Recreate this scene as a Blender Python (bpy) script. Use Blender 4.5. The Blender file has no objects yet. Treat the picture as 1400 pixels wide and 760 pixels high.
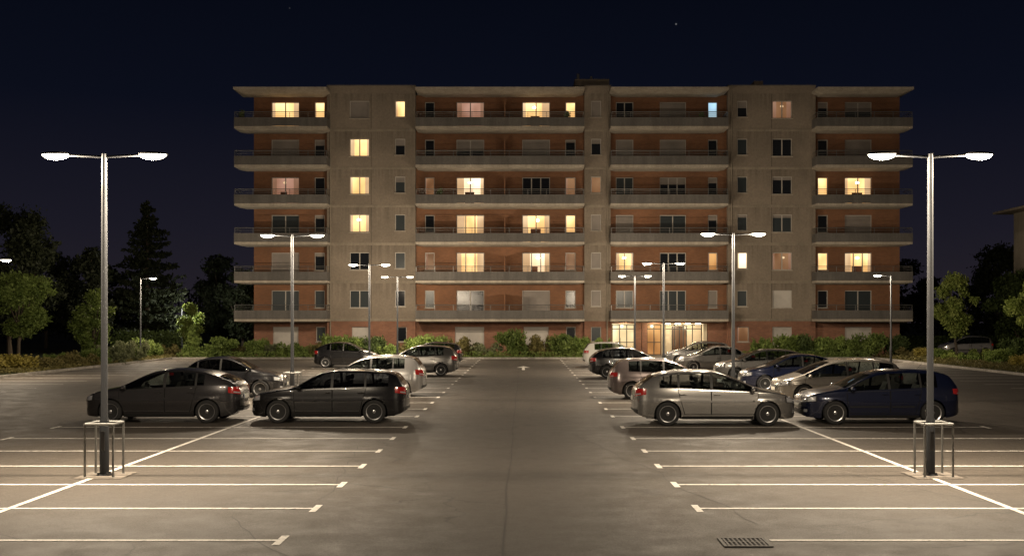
import bpy, math, random
import numpy as np
from mathutils import Vector
from mathutils.bvhtree import BVHTree
C = bpy.context.scene.collection
PI = math.pi
# ------------------------------------------------------------------ mesh helper
class MB:
    def __init__(s): s.v=[]; s.f=[]
    def add(s, vs, fs):
        n=len(s.v); s.v.extend([tuple(p) for p in vs]); s.f.extend([tuple(n+i for i in f) for f in fs]); return s
    def box(s, x0,x1,y0,y1,z0,z1):
        return s.add([(x0,y0,z0),(x1,y0,z0),(x1,y1,z0),(x0,y1,z0),(x0,y0,z1),(x1,y0,z1),(x1,y1,z1),(x0,y1,z1)],
            [(0,3,2,1),(4,5,6,7),(0,1,5,4),(1,2,6,5),(2,3,7,6),(3,0,4,7)])
    def bbox(s, x0,x1,y0,y1,z0,z1,b):
        def loop(i,z): return [(x0+i+b,y0+i,z),(x1-i-b,y0+i,z),(x1-i,y0+i+b,z),(x1-i,y1-i-b,z),(x1-i-b,y1-i,z),(x0+i+b,y1-i,z),(x0+i,y1-i-b,z),(x0+i,y0+i+b,z)]
        L=[loop(b,z0),loop(0,z0+b),loop(0,z1-b),loop(b,z1)]
        vs=[p for l in L for p in l]; fs=[tuple(range(7,-1,-1)),tuple(range(24,32))]
        for k in range(3):
            for i in range(8): fs.append((k*8+i,k*8+(i+1)%8,(k+1)*8+(i+1)%8,(k+1)*8+i))
        return s.add(vs,fs)
    def quad(s,a,b,c,d): return s.add([a,b,c,d],[(0,1,2,3)])
    def tube(s, pts, rs, n=10, cap=True):
        pts=[Vector(p) for p in pts]
        if not isinstance(rs,(list,tuple)): rs=[rs]*len(pts)
        vs=[]; fs=[]
        for i,p in enumerate(pts):
            d=(pts[min(i+1,len(pts)-1)]-pts[max(i-1,0)]).normalized()
            a=Vector((0,0,1)) if abs(d.z)<0.9 else Vector((1,0,0))
            u=d.cross(a).normalized(); w=d.cross(u)
            for k in range(n):
                t=2*PI*k/n; vs.append(p+(u*math.cos(t)+w*math.sin(t))*rs[i])
        for i in range(len(pts)-1):
            for k in range(n): fs.append((i*n+k,i*n+(k+1)%n,(i+1)*n+(k+1)%n,(i+1)*n+k))
        if cap: fs.append(tuple(range(n))); fs.append(tuple(range((len(pts)-1)*n,len(pts)*n))[::-1])
        return s.add(vs,fs)
    def lathe(s, prof, n=24, axis='z', c=(0,0,0)):
        vs=[]; fs=[]
        for r,h in prof:
            for k in range(n):
                t=2*PI*k/n; a,b=r*math.cos(t),r*math.sin(t)
                vs.append((c[0]+a,c[1]+b,c[2]+h) if axis=='z' else (c[0]+a,c[1]+h,c[2]+b))
        for i in range(len(prof)-1):
            for k in range(n): fs.append((i*n+k,i*n+(k+1)%n,(i+1)*n+(k+1)%n,(i+1)*n+k))
        if prof[0][0]>1e-4: fs.append(tuple(range(n))[::-1])
        if prof[-1][0]>1e-4: fs.append(tuple(range((len(prof)-1)*n,len(prof)*n)))
        return s.add(vs,fs)
    def ball(s,c,r,n=16,m=8,zmin=-1,zmax=1):
        vs=[];fs=[]
        for i in range(m+1):
            zz=zmin+(zmax-zmin)*i/m; ph=zz*PI/2
            for k in range(n):
                t=2*PI*k/n; vs.append((c[0]+r[0]*math.cos(ph)*math.cos(t),c[1]+r[1]*math.cos(ph)*math.sin(t),c[2]+r[2]*math.sin(ph)))
        for i in range(m):
            for k in range(n): fs.append((i*n+k,i*n+(k+1)%n,(i+1)*n+(k+1)%n,(i+1)*n+k))
        return s.add(vs,fs)
    def build(s,name,mat,parent=None,smooth=False,ang=35):
        me=bpy.data.meshes.new(name); me.from_pydata(s.v,[],s.f); me.materials.append(mat)
        if smooth:
            me.polygons.foreach_set('use_smooth',[True]*len(me.polygons))
            me.set_sharp_from_angle(angle=math.radians(ang))
        me.update()
        o=bpy.data.objects.new(name,me); C.objects.link(o)
        if parent: o.parent=parent
        return o
def tag(o,label=None,cat=None,group=None,kind=None):
    if label: o['label']=label
    if cat: o['category']=cat
    if group: o['group']=group
    if kind: o['kind']=kind
    return o
def empty(name,loc,rz=0):
    o=bpy.data.objects.new(name,None); C.objects.link(o); o.location=loc; o.rotation_euler=(0,0,rz); o.empty_display_size=.3; return o
def inst(name,mesh,parent=None,loc=(0,0,0),rz=0,sc=(1,1,1)):
    o=bpy.data.objects.new(name,mesh); C.objects.link(o); o.location=loc; o.rotation_euler=(0,0,rz); o.scale=sc
    if parent: o.parent=parent
    return o
def copy_tree(o,parent=None):
    c=o.copy(); C.objects.link(c); c.parent=parent
    for ch in list(o.children): copy_tree(ch,c)
    return c
# ------------------------------------------------------------------ materials
def newmat(name):
    m=bpy.data.materials.new(name); m.use_nodes=True; nt=m.node_tree; return m,nt,nt.nodes['Principled BSDF']
def mat(name,col,rough=.6,metal=0,coat=0,emit=None,es=0,spec=.5):
    m,nt,b=newmat(name); b.inputs['Base Color'].default_value=(*col,1); b.inputs['Roughness'].default_value=rough
    b.inputs['Metallic'].default_value=metal; b.inputs['Coat Weight'].default_value=coat; b.inputs['Coat Roughness'].default_value=.04
    b.inputs['Specular IOR Level'].default_value=spec
    if emit: b.inputs['Emission Color'].default_value=(*emit,1); b.inputs['Emission Strength'].default_value=es
    return m
def N(nt,t,**k):
    n=nt.nodes.new(t)
    for a,v in k.items():
        if a in n.inputs: n.inputs[a].default_value=v
        else: setattr(n,a,v)
    return n
def noise(nt,vec,scale,detail=4,rough=.55):
    n=nt.nodes.new('ShaderNodeTexNoise'); n.inputs['Scale'].default_value=scale; n.inputs['Detail'].default_value=detail; n.inputs['Roughness'].default_value=rough
    if vec is not None: nt.links.new(vec,n.inputs['Vector'])
    return n.outputs['Fac']
def mapr(nt,val,a,b,c,d):
    n=nt.nodes.new('ShaderNodeMapRange'); nt.links.new(val,n.inputs[0])
    for i,x in zip((1,2,3,4),(a,b,c,d)): n.inputs[i].default_value=x
    return n.outputs[0]
def math_(nt,op,a,b=None):
    n=nt.nodes.new('ShaderNodeMath'); n.operation=op
    for i,x in enumerate((a,b)):
        if x is None: continue
        if isinstance(x,(int,float)): n.inputs[i].default_value=x
        else: nt.links.new(x,n.inputs[i])
    return n.outputs[0]
def mix(nt,fac,a,b,blend='MIX'):
    n=nt.nodes.new('ShaderNodeMix'); n.data_type='RGBA'; n.blend_type=blend
    for sock,x in ((n.inputs[0],fac),(n.inputs[6],a),(n.inputs[7],b)):
        if isinstance(x,(int,float)): sock.default_value=x
        elif isinstance(x,tuple): sock.default_value=(*x,1)
        else: nt.links.new(x,sock)
    return n.outputs[2]
def pos(nt): return nt.nodes.new('ShaderNodeNewGeometry').outputs['Position']
def scalev(nt,v,s):
    n=nt.nodes.new('ShaderNodeMapping'); nt.links.new(v,n.inputs[0]); n.inputs['Scale'].default_value=s; return n.outputs[0]
def bump(nt,b,h,strength,dist=.01):
    n=nt.nodes.new('ShaderNodeBump'); n.inputs['Strength'].default_value=strength; n.inputs['Distance'].default_value=dist
    nt.links.new(h,n.inputs['Height']); nt.links.new(n.outputs[0],b.inputs['Normal'])
def asphalt():
    m,nt,b=newmat('asphalt'); p=pos(nt)
    big=noise(nt,p,.11,3); med=noise(nt,p,1.6,6,.7); fine=noise(nt,p,45,4,.8); mid=noise(nt,scalev(nt,p,(1.0,.10,1)),1.0,4)
    v=math_(nt,'MULTIPLY',mapr(nt,big,.3,.7,.88,1.12),mapr(nt,med,.3,.7,.90,1.10))
    v=math_(nt,'MULTIPLY',v,mapr(nt,fine,.3,.7,.4,1.6)); v=math_(nt,'MULTIPLY',v,mapr(nt,mid,.35,.65,.93,1.06))
    dn=nt.nodes.new('ShaderNodeTexNoise'); dn.inputs['Scale'].default_value=.8; dn.inputs['Detail'].default_value=5; nt.links.new(p,dn.inputs['Vector'])
    va=nt.nodes.new('ShaderNodeVectorMath'); va.operation='MULTIPLY_ADD'; nt.links.new(dn.outputs['Color'],va.inputs[0]); va.inputs[1].default_value=(1.4,1.4,0); nt.links.new(p,va.inputs[2])
    vo=N(nt,'ShaderNodeTexVoronoi',feature='DISTANCE_TO_EDGE'); vo.inputs['Scale'].default_value=.17; nt.links.new(va.outputs[0],vo.inputs['Vector'])
    cr=mapr(nt,vo.outputs['Distance'],.0,.005,1,0); gate=mapr(nt,noise(nt,p,.22,2),.47,.55,0,1); cr=math_(nt,'MULTIPLY',cr,gate)
    sp=N(nt,'ShaderNodeTexVoronoi'); sp.inputs['Scale'].default_value=.5; nt.links.new(va.outputs[0],sp.inputs['Vector'])
    st=mapr(nt,sp.outputs['Distance'],.05,.16,.72,1); v=math_(nt,'MULTIPLY',v,st)
    v=math_(nt,'MULTIPLY',v,mapr(nt,cr,0,1,1,.45))
    sx_=nt.nodes.new('ShaderNodeSeparateXYZ'); nt.links.new(p,sx_.inputs[0]); ax=math_(nt,'ABSOLUTE',math_(nt,'ADD',sx_.outputs[0],.3))
    v=math_(nt,'MULTIPLY',v,mapr(nt,ax,1.6,3.0,.86,1.0))
    col=mix(nt,1.0,(.082,.070,.058),v,'MULTIPLY')
    nt.links.new(col,b.inputs['Base Color']); b.inputs['Specular IOR Level'].default_value=.42
    nt.links.new(mapr(nt,med,.3,.7,.52,.76),b.inputs['Roughness']); bump(nt,b,fine,.6,.01); return m
def paint_line():
    m,nt,b=newmat('road_paint'); p=pos(nt)
    w=mapr(nt,noise(nt,p,9,5,.7),.34,.48,.35,1); w2=mapr(nt,noise(nt,p,60,2,.7),.32,.46,.6,1); w=math_(nt,'MULTIPLY',w,w2)
    nt.links.new(mix(nt,w,(.10,.09,.08),(.85,.81,.75)),b.inputs['Base Color']); b.inputs['Roughness'].default_value=.6; return m
def concrete(name,col,var=.25,streak=.35):
    m,nt,b=newmat(name); p=pos(nt)
    a=mapr(nt,noise(nt,p,.35,5,.65),.3,.7,1-var,1+var); s=mapr(nt,noise(nt,scalev(nt,p,(2.2,2.2,.16)),1.0,5,.7),.35,.65,1-streak,1+streak*.5)
    g=mapr(nt,noise(nt,p,9,4,.7),.3,.7,.85,1.12); v=math_(nt,'MULTIPLY',math_(nt,'MULTIPLY',a,s),g)
    nt.links.new(mix(nt,1.0,col,v,'MULTIPLY'),b.inputs['Base Color']); b.inputs['Roughness'].default_value=.9; bump(nt,b,g,.2,.01); return m
def facade(name,col):
    m,nt,b=newmat(name); p=pos(nt); sx=nt.nodes.new('ShaderNodeSeparateXYZ'); nt.links.new(p,sx.inputs[0])
    fr=nt.nodes.new('ShaderNodeMath'); fr.operation='FRACT'; nt.links.new(math_(nt,'DIVIDE',math_(nt,'SUBTRACT',sx.outputs[2],2.7),2.9),fr.inputs[0])
    st=noise(nt,scalev(nt,p,(3.5,3.5,.12)),1.0,5,.7); top=mapr(nt,fr.outputs[0],.45,1.0,0,1)
    dirt=math_(nt,'MULTIPLY',mapr(nt,st,.42,.62,0,1),top)
    a=mapr(nt,noise(nt,p,.3,5,.65),.3,.7,.80,1.18); g=mapr(nt,noise(nt,p,6,5,.75),.3,.7,.80,1.16)
    v=math_(nt,'MULTIPLY',math_(nt,'MULTIPLY',a,g),mapr(nt,dirt,0,1,1,.66))
    nt.links.new(mix(nt,1.0,col,v,'MULTIPLY'),b.inputs['Base Color']); b.inputs['Roughness'].default_value=.9; bump(nt,b,g,.3,.01); return m
def brick(name,c1,c2,mortar):
    m,nt,b=newmat(name); p=pos(nt); sx=nt.nodes.new('ShaderNodeSeparateXYZ'); nt.links.new(p,sx.inputs[0])
    cx=nt.nodes.new('ShaderNodeCombineXYZ'); nt.links.new(math_(nt,'ADD',sx.outputs[0],sx.outputs[1]),cx.inputs[0]); nt.links.new(sx.outputs[2],cx.inputs[1])
    t=nt.nodes.new('ShaderNodeTexBrick'); nt.links.new(cx.outputs[0],t.inputs['Vector']); t.inputs['Scale'].default_value=1; t.inputs['Brick Width'].default_value=.23; t.inputs['Row Height'].default_value=.075; t.inputs['Mortar Size'].default_value=.007
    t.inputs['Color1'].default_value=(*c1,1); t.inputs['Color2'].default_value=(*c2,1); t.inputs['Mortar'].default_value=(*mortar,1)
    v=mapr(nt,noise(nt,p,.5,5,.6),.3,.7,.75,1.22)
    nt.links.new(mix(nt,1.0,t.outputs['Color'],v,'MULTIPLY'),b.inputs['Base Color']); b.inputs['Roughness'].default_value=.88; return m
def leafmat(name,c1,c2):
    m,nt,b=newmat(name); p=pos(nt); oi=nt.nodes.new('ShaderNodeObjectInfo')
    f=mapr(nt,noise(nt,p,1.7,3,.7),.36,.64,0,1); g=mapr(nt,noise(nt,p,14,2,.6),.3,.7,.6,1.4)
    c=mix(nt,f,c1,c2); c=mix(nt,1.0,c,g,'MULTIPLY'); c=mix(nt,1.0,c,mapr(nt,oi.outputs['Random'],0,1,.75,1.2),'MULTIPLY')
    nt.links.new(c,b.inputs['Base Color']); b.inputs['Roughness'].default_value=.6
    b.inputs['Specular IOR Level'].default_value=.2
    tr=nt.nodes.new('ShaderNodeBsdfTranslucent'); nt.links.new(c,tr.inputs['Color']); ms=nt.nodes.new('ShaderNodeMixShader'); ms.inputs[0].default_value=.35
    nt.links.new(b.outputs[0],ms.inputs[1]); nt.links.new(tr.outputs[0],ms.inputs[2]); nt.links.new(ms.outputs[0],nt.nodes['Material Output'].inputs[0]); return m
def litpane(name,col,st,contrast=.5):
    m,nt,b=newmat(name); p=pos(nt)
    n1=mapr(nt,noise(nt,scalev(nt,p,(.9,1,.7)),1.0,1,.3),.35,.62,1-contrast,1.1)
    sx=nt.nodes.new('ShaderNodeSeparateXYZ'); nt.links.new(p,sx.inputs[0])
    fr=nt.nodes.new('ShaderNodeMath'); fr.operation='FRACT'; nt.links.new(math_(nt,'DIVIDE',math_(nt,'SUBTRACT',sx.outputs[2],2.85),2.9),fr.inputs[0])
    z=mapr(nt,fr.outputs[0],.2,.72,.62,1.1); v=math_(nt,'MULTIPLY',n1,z)
    b.inputs['Base Color'].default_value=(.02,.02,.02,1); b.inputs['Roughness'].default_value=.15
    nt.links.new(mix(nt,mapr(nt,v,.3,1.1,0,1),tuple(c*k for c,k in zip(col,(1,.72,.5))),col),b.inputs['Emission Color']); nt.links.new(math_(nt,'MULTIPLY',v,st),b.inputs['Emission Strength']); return m
def slats(name,col,period):
    m,nt,b=newmat(name); p=pos(nt); sx=nt.nodes.new('ShaderNodeSeparateXYZ'); nt.links.new(p,sx.inputs[0])
    fr=nt.nodes.new('ShaderNodeMath'); fr.operation='FRACT'; nt.links.new(math_(nt,'DIVIDE',sx.outputs[2],period),fr.inputs[0])
    v=mapr(nt,fr.outputs[0],.0,.25,.7,1); v=math_(nt,'MULTIPLY',v,mapr(nt,noise(nt,p,.8,3),.3,.7,.8,1.15))
    nt.links.new(mix(nt,1.0,col,v,'MULTIPLY'),b.inputs['Base Color']); b.inputs['Roughness'].default_value=.6; return m
def carpaint(name,col,metal=.55):
    m,nt,b=newmat(name); b.inputs['Base Color'].default_value=(*col,1); b.inputs['Metallic'].default_value=metal; b.inputs['Roughness'].default_value=.27
    b.inputs['Coat Weight'].default_value=1; b.inputs['Coat Roughness'].default_value=.02
    p=pos(nt); sx=nt.nodes.new('ShaderNodeSeparateXYZ'); nt.links.new(p,sx.inputs[0])
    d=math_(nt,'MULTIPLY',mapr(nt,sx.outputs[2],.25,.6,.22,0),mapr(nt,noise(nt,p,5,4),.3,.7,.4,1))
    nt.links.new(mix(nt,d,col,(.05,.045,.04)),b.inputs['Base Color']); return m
def clearglass(name,tint):
    m,nt,b=newmat(name); out=nt.nodes['Material Output']
    t=nt.nodes.new('ShaderNodeBsdfTransparent'); t.inputs[0].default_value=(*tint,1); g=nt.nodes.new('ShaderNodeBsdfGlossy'); g.inputs['Roughness'].default_value=.02
    f=nt.nodes.new('ShaderNodeFresnel'); f.inputs[0].default_value=1.55; ms=nt.nodes.new('ShaderNodeMixShader')
    nt.links.new(mapr(nt,f.outputs[0],0,1,.03,1),ms.inputs[0]); nt.links.new(t.outputs[0],ms.inputs[1]); nt.links.new(g.outputs[0],ms.inputs[2]); nt.links.new(ms.outputs[0],out.inputs[0]); return m
M={}
M['asphalt']=asphalt(); M['line']=paint_line()
M['concrete']=facade('facade_concrete',(.225,.186,.145)); M['band']=concrete('band_concrete',(.25,.212,.165),.15,.15); M['coping']=concrete('coping_concrete',(.16,.14,.115),.15,.15)
M['kerb']=concrete('kerb_concrete',(.30,.28,.25)); M['slab']=concrete('slab_concrete',(.38,.335,.275),.12,.2); M['parapet']=concrete('parapet_concrete',(.115,.106,.097),.15,.2)
M['pave']=concrete('paving',(.19,.165,.14),.2,.1); M['roof']=concrete('roof_felt',(.07,.065,.06))
M['brick']=brick('brick_balcony_wall',(.215,.092,.040),(.165,.070,.031),(.17,.11,.075)); M['brick2']=brick('brick_base',(.27,.115,.066),(.20,.082,.048),(.21,.16,.12))
M['frame']=mat('window_frame_white',(.40,.37,.33),.5); M['darkglass']=mat('dark_window_glass',(.010,.012,.016),.12,spec=.3); M['greyglass']=mat('curtained_glass',(.030,.038,.042),.3,spec=.3)
M['shutter']=slats('roller_shutter',(.235,.205,.18),.06); M['shutterw']=slats('white_shutter',(.46,.43,.39),.09)
M['warm']=litpane('lit_warm',(1,.66,.28),1.75,.25); M['warm2']=litpane('lit_amber',(1,.52,.18),.75,.3); M['white']=litpane('lit_white',(1,.80,.54),2.0,.25)
M['dim']=litpane('lit_dim',(.8,.42,.2),.32,.4); M['pink']=litpane('lit_pink',(.85,.47,.34),.55,.3); M['blue']=litpane('lit_blue',(.45,.75,1.0),1.1,.3)
M['curtain']=litpane('curtain_lit',(1,.70,.40),.85,.2); M['curtaindim']=litpane('curtain_dim',(.9,.50,.32),.3,.2); M['lobby']=litpane('lobby_glass',(1,.84,.48),1.25,.25)
M['metal']=mat('galvanised_rail',(.17,.17,.165),.45,.6); M['pole']=mat('lamp_pole_grey',(.034,.036,.040),.6,.0,spec=.25); M['head']=mat('lamp_head_grey',(.06,.06,.062),.5,.2)
M['lens']=mat('led_lens',(1,1,1),.3,emit=(1,.90,.70),es=16); M['guard']=mat('guard_galvanised',(.26,.26,.25),.5,.5); M['framedark']=mat('entrance_frame',(.06,.05,.04),.5)
M['glass']=clearglass('car_glass',(.5,.54,.52)); M['dglass']=clearglass('car_glass_tinted',(.2,.21,.22)); M['trim']=mat('black_trim',(.012,.012,.012),.5); M['gap']=mat('panel_gap',(.003,.003,.003),.9)
M['cabin']=mat('cabin_fabric',(.045,.042,.04),.85); M['tyre']=mat('tyre_rubber',(.016,.016,.016),.85); M['rim']=mat('alloy_rim',(.5,.5,.51),.28,.85); M['brake']=mat('dark_brake',(.02,.02,.02),.7)
M['hl']=mat('headlight_glass',(.62,.63,.65),.1,.45,1); M['hlin']=mat('headlight_reflector',(.9,.9,.9),.15,.9,1); M['tl']=mat('tail_light_red',(.30,.010,.008),.18,0,1,emit=(.6,.02,.01),es=.08); M['chrome']=mat('chrome',(.7,.7,.7),.12,1); M['plate']=mat('number_plate',(.55,.53,.46),.4); M['plateblue']=mat('plate_blue',(.02,.05,.3),.4)
M['bark']=concrete('bark',(.09,.07,.05),.3,.5); M['soil']=concrete('soil',(.06,.045,.03),.3,.1); M['iron']=mat('cast_iron',(.05,.045,.04),.6,.6); M['pot']=mat('terracotta',(.25,.10,.05),.8)
M['tar']=mat('tar_seam',(.045,.039,.034),.7); M['render']=concrete('house_render',(.30,.26,.20),.15,.15); M['tile']=concrete('roof_tile',(.20,.09,.05))
M['ceil']=mat('entrance_ceiling',(.6,.56,.48),.8); M['lobbywall']=mat('lobby_wall',(.62,.54,.40),.8)
m,nt,b=newmat('grass'); p=pos(nt); nt.links.new(mix(nt,mapr(nt,noise(nt,p,.6,5,.7),.35,.65,0,1),(.03,.04,.014),(.07,.075,.028)),b.inputs['Base Color']); b.inputs['Roughness'].default_value=.95; bump(nt,b,noise(nt,p,30,3,.8),1,.05); M['grass']=m
LF={'dark':leafmat('leaf_dark',(.06,.09,.03),(.12,.165,.055)),'green':leafmat('leaf_green',(.12,.175,.045),(.23,.30,.08)),'lime':leafmat('leaf_lime',(.2,.27,.06),(.36,.42,.12)),
    'yellow':leafmat('leaf_yellow',(.24,.2,.04),(.4,.34,.10)),'olive':leafmat('leaf_olive',(.12,.11,.04),(.22,.19,.075)),'black':leafmat('leaf_far',(.022,.029,.017),(.048,.058,.03)),'grey':leafmat('leaf_grey_green',(.14,.165,.08),(.28,.30,.17))}
# ------------------------------------------------------------------ world
S=bpy.context.scene; S.view_settings.view_transform='Standard'; S.view_settings.look='None'; S.view_settings.exposure=0
w=bpy.data.worlds.new('World'); S.world=w; w.use_nodes=True; nt=w.node_tree; bg=nt.nodes['Background']
tc=nt.nodes.new('ShaderNodeTexCoord'); sx=nt.nodes.new('ShaderNodeSeparateXYZ'); nt.links.new(tc.outputs['Generated'],sx.inputs[0])
cr=nt.nodes.new('ShaderNodeValToRGB'); nt.links.new(sx.outputs[2],cr.inputs[0]); e=cr.color_ramp.elements
e[0].position=0; e[0].color=(.0185,.0150,.0205,1); e[1].position=.32; e[1].color=(.0016,.0025,.0060,1)
n=cr.color_ramp.elements.new(.08); n.color=(.0105,.0098,.0170,1); n=cr.color_ramp.elements.new(.19); n.color=(.0034,.0045,.0105,1)
back=mapr(nt,sx.outputs[1],.1,-.7,0,1); low=mapr(nt,sx.outputs[2],-.02,.6,1,.15)
fill_glow=mix(nt,math_(nt,'MULTIPLY',back,low),(0,0,0),(.075,.058,.038))  # warm fill added to the unseen sky behind the camera, lights the facade
vo=nt.nodes.new('ShaderNodeTexVoronoi'); vo.inputs['Scale'].default_value=60; nt.links.new(tc.outputs['Generated'],vo.inputs['Vector'])
sc_=nt.nodes.new('ShaderNodeSeparateColor'); nt.links.new(vo.outputs['Color'],sc_.inputs[0])
star=math_(nt,'MULTIPLY',mapr(nt,vo.outputs['Distance'],.04,.075,1,0),mapr(nt,sc_.outputs[0],.90,1,0,.2))
tot=mix(nt,1.0,cr.outputs[0],fill_glow,'ADD'); tot=mix(nt,1.0,tot,star,'ADD'); nt.links.new(tot,bg.inputs[0]); bg.inputs[1].default_value=1
# ------------------------------------------------------------------ camera
FY=1500; CH=2.8
cam=bpy.data.cameras.new('camera'); co=bpy.data.objects.new('camera',cam); C.objects.link(co); co.location=(0,0,CH); co.rotation_euler=(PI/2,0,0)
cam.lens=36*FY/1400; cam.shift_x=-16/1400; cam.shift_y=57/1400; cam.clip_end=2000; S.camera=co
# ------------------------------------------------------------------ ground
def st(o): o['kind']='structure'; return o
st(MB().quad((-500,-100,0),(500,-100,0),(500,900,0),(-500,900,0)).build('ground',M['grass']))
st(MB().quad((-25,-25,.006),(25,-25,.006),(25,78,.006),(-25,78,.006)).build('parking_lot',M['asphalt']))
st(MB().quad((25.15,81.3,.01),(60,81.3,.01),(60,104,.01),(31,104,.01)).build('side_road',M['asphalt']))
k=MB(); k.box(-25.15,-25,-25,78.15,0,.13); k.box(25,25.15,-25,78.15,0,.13); k.box(-25,6,78,78.15,0,.13); k.box(14.5,25,78,78.15,0,.13)
st(k.build('kerb',M['kerb']))
st(MB().box(-25,6,78.15,81.2,-.02,.09).build('planting_bed',M['soil'])); st(MB().box(14.5,25.4,78.15,81.2,-.02,.09).build('planting_bed',M['soil']))
st(MB().box(-24,25.1,81.2,84.4,-.02,.05).build('footpath',M['pave'])); st(MB().box(6,14.5,78,81.2,-.02,.055).build('entrance_path',M['pave']))
LY=[9.3,11.65,13.9,16.25,18.6,20.95,23.35,25.8,28.5,31.7]
while LY[-1]<74: LY.append(LY[-1]+2.62)
lm=MB(); ZL=.012
def rect(x0,x1,y0,y1): lm.quad((x0,y0,ZL),(x1,y0,ZL),(x1,y1,ZL),(x0,y1,ZL))
for y in LY:
    for (xi,xc,xo) in ((-3.13,-7.62,-12.1),(2.62,7.22,11.95)):
        s=1 if xi<0 else -1; near=abs(y-13.9)<.01 and xi>0
        if near: xi=3.12
        rect(min(xi,xc+s*.05),max(xi,xc+s*.05),y-.05,y+.05); rect(min(xo,xc-s*.05),max(xo,xc-s*.05),y-.05,y+.05)
        if not near: rect(*sorted((xi,xi+s*.1)),y-.3,y+.3)
        rect(*sorted((xo,xo-s*.1)),y-.3,y+.3)
    if y>26:
        for (a,bb) in ((-24.95,-19.9),(19.9,24.95)): rect(a,bb,y-.05,y+.05)
for xc in (-7.62,7.22): rect(xc-.05,xc+.05,9,72)
a=(-.02,63.0)
lm.quad((a[0]-.08,a[1]-2,ZL),(a[0]+.08,a[1]-2,ZL),(a[0]+.08,a[1]+1,ZL),(a[0]-.08,a[1]+1,ZL)); lm.add([(a[0]-.4,a[1]+1,ZL),(a[0]+.4,a[1]+1,ZL),(a[0],a[1]+3,ZL)],[(0,1,2)])
st(lm.build('parking_markings',M['line']))
rng=random.Random(5); sm=MB()
def seam(pts,wd):
    for (x0,y0),(x1,y1) in zip(pts,pts[1:]): sm.quad((x0-wd/2,y0,.0095),(x0+wd/2,y0,.0095),(x1+wd/2,y1,.0095),(x1-wd/2,y1,.0095))
seam([(-.27+rng.uniform(-.025,.025),y*1.0) for y in range(6,78,2)],.026)
def crack(x,y,a,n,wd=.012):
    pts=[]
    for i in range(n):
        pts.append((x,y)); x+=math.cos(a)*.3+rng.uniform(-.09,.09); y+=math.sin(a)*.35+rng.uniform(.0,.12)
    for (x0,y0),(x1,y1) in zip(pts,pts[1:]): sm.quad((x0-wd/2,y0-wd,.0095),(x0+wd/2,y0+wd,.0095),(x1+wd/2,y1+wd,.0095),(x1-wd/2,y1-wd,.0095))
crack(3.2,15,1.75,30); crack(2.5,20,1.2,14); crack(-3.2,17,1.7,18); crack(-2.8,13,2.2,8)
st(sm.build('tar_seam',M['tar']))
# drain
g=MB(); gx,gy=2.77,13.75
g.box(gx-.3,gx+.3,gy-.27,gy-.23,.0,.022); g.box(gx-.3,gx+.3,gy+.23,gy+.27,.0,.022); g.box(gx-.3,gx-.26,gy-.23,gy+.23,.0,.022); g.box(gx+.26,gx+.3,gy-.23,gy+.23,.0,.022)
for i in range(9): x=gx-.23+i*.0575; g.box(x-.012,x+.012,gy-.23,gy+.23,.0,.02)
g.box(gx-.26,gx+.26,gy-.015,gy+.015,.0,.021)
root=empty('drain_grate',(0,0,0.0)); tag(root,'small square iron drain grate set in the asphalt at the front','drain grate'); g.build('grating',M['iron'],root); MB().quad((gx-.26,gy-.23,.011),(gx+.26,gy-.23,.011),(gx+.26,gy+.23,.011),(gx-.26,gy+.23,.011)).build('pit',M['gap'],root)
# ------------------------------------------------------------------ lamps
LC=(1,.82,.60)
ldata=bpy.data.lights.new('lamp_light','POINT'); ldata.energy=1000; ldata.color=LC; ldata.shadow_soft_size=.06
sdata=bpy.data.lights.new('lamp_beam','SPOT'); sdata.energy=1700; sdata.color=LC; sdata.shadow_soft_size=.08; sdata.spot_size=math.radians(125); sdata.spot_blend=1
def make_lamp(H,sides,powerdata=ldata,beam=True):
    r=empty('street_lamp',(0,0,0))
    MB().lathe([(.0,0),(.13,0),(.13,.025),(.082,.03),(.08,1.0),(.06,1.05),(.048,H-.02),(.044,H+.05),(0,H+.055)],20).build('pole',M['pole'],r,True)
    for a in range(4): t=PI/4+a*PI/2; MB().lathe([(0,.02),(.02,.02),(.02,.055),(0,.06)],8,c=(.11*math.cos(t),.11*math.sin(t),.005)).build('bolt',M['head'],r)
    MB().box(-.035,.035,-.085,-.076,.45,.8).build('access_door',M['head'],r)
    for s in sides:
        MB().tube([(0,0,H-.01),(s*.3,0,H+.01),(s*.66,0,H+.025)],[.026,.024,.022],10).build('arm',M['pole'],r,True)
        h=MB(); h.ball((s*.87,0,H+.045),(.27,.14,.045),28,10,-.2,1); h=h.build('lamp_head',M['head'],r,True)
        MB().ball((s*.87,0,H+.037),(.245,.13,.095),28,8,-1,0).build('lens',M['lens'],h,True)
        l=bpy.data.objects.new('lamp_light',powerdata); C.objects.link(l); l.parent=r; l.location=(s*.87,0,H-.13)
        if beam: l=bpy.data.objects.new('lamp_beam',sdata); C.objects.link(l); l.parent=r; l.location=(s*.87,0,H-.15)
    return r
L0=make_lamp(5.72,(-1,1))
lamps=[(-7.53,19.7,'tall grey twin-head street lamp, nearest on the left, standing in a hoop guard'),(7.30,19.7,'tall grey twin-head street lamp, nearest on the right, standing in a hoop guard'),
 (-8.1,38.4,'twin-head street lamp behind the black hatchback, second from the front on the left'),(7.22,37.8,'twin-head street lamp behind the silver hatchback, second from the front on the right'),
 (-8.3,59,'twin-head street lamp, third from the front in the left row'),(-8.7,75.6,'farthest twin-head street lamp of the left row, close to the shrubs'),
 (7.32,57.4,'twin-head street lamp, third from the front in the right row, before the entrance'),(7.5,74,'farthest twin-head street lamp of the right row, beside the lit entrance')]
for i,(x,y,lb) in enumerate(lamps):
    o=L0 if i==0 else copy_tree(L0); o.location=(x,y,.006); tag(o,lb,'street lamp','twin-head street lamps in the car park')
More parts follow.
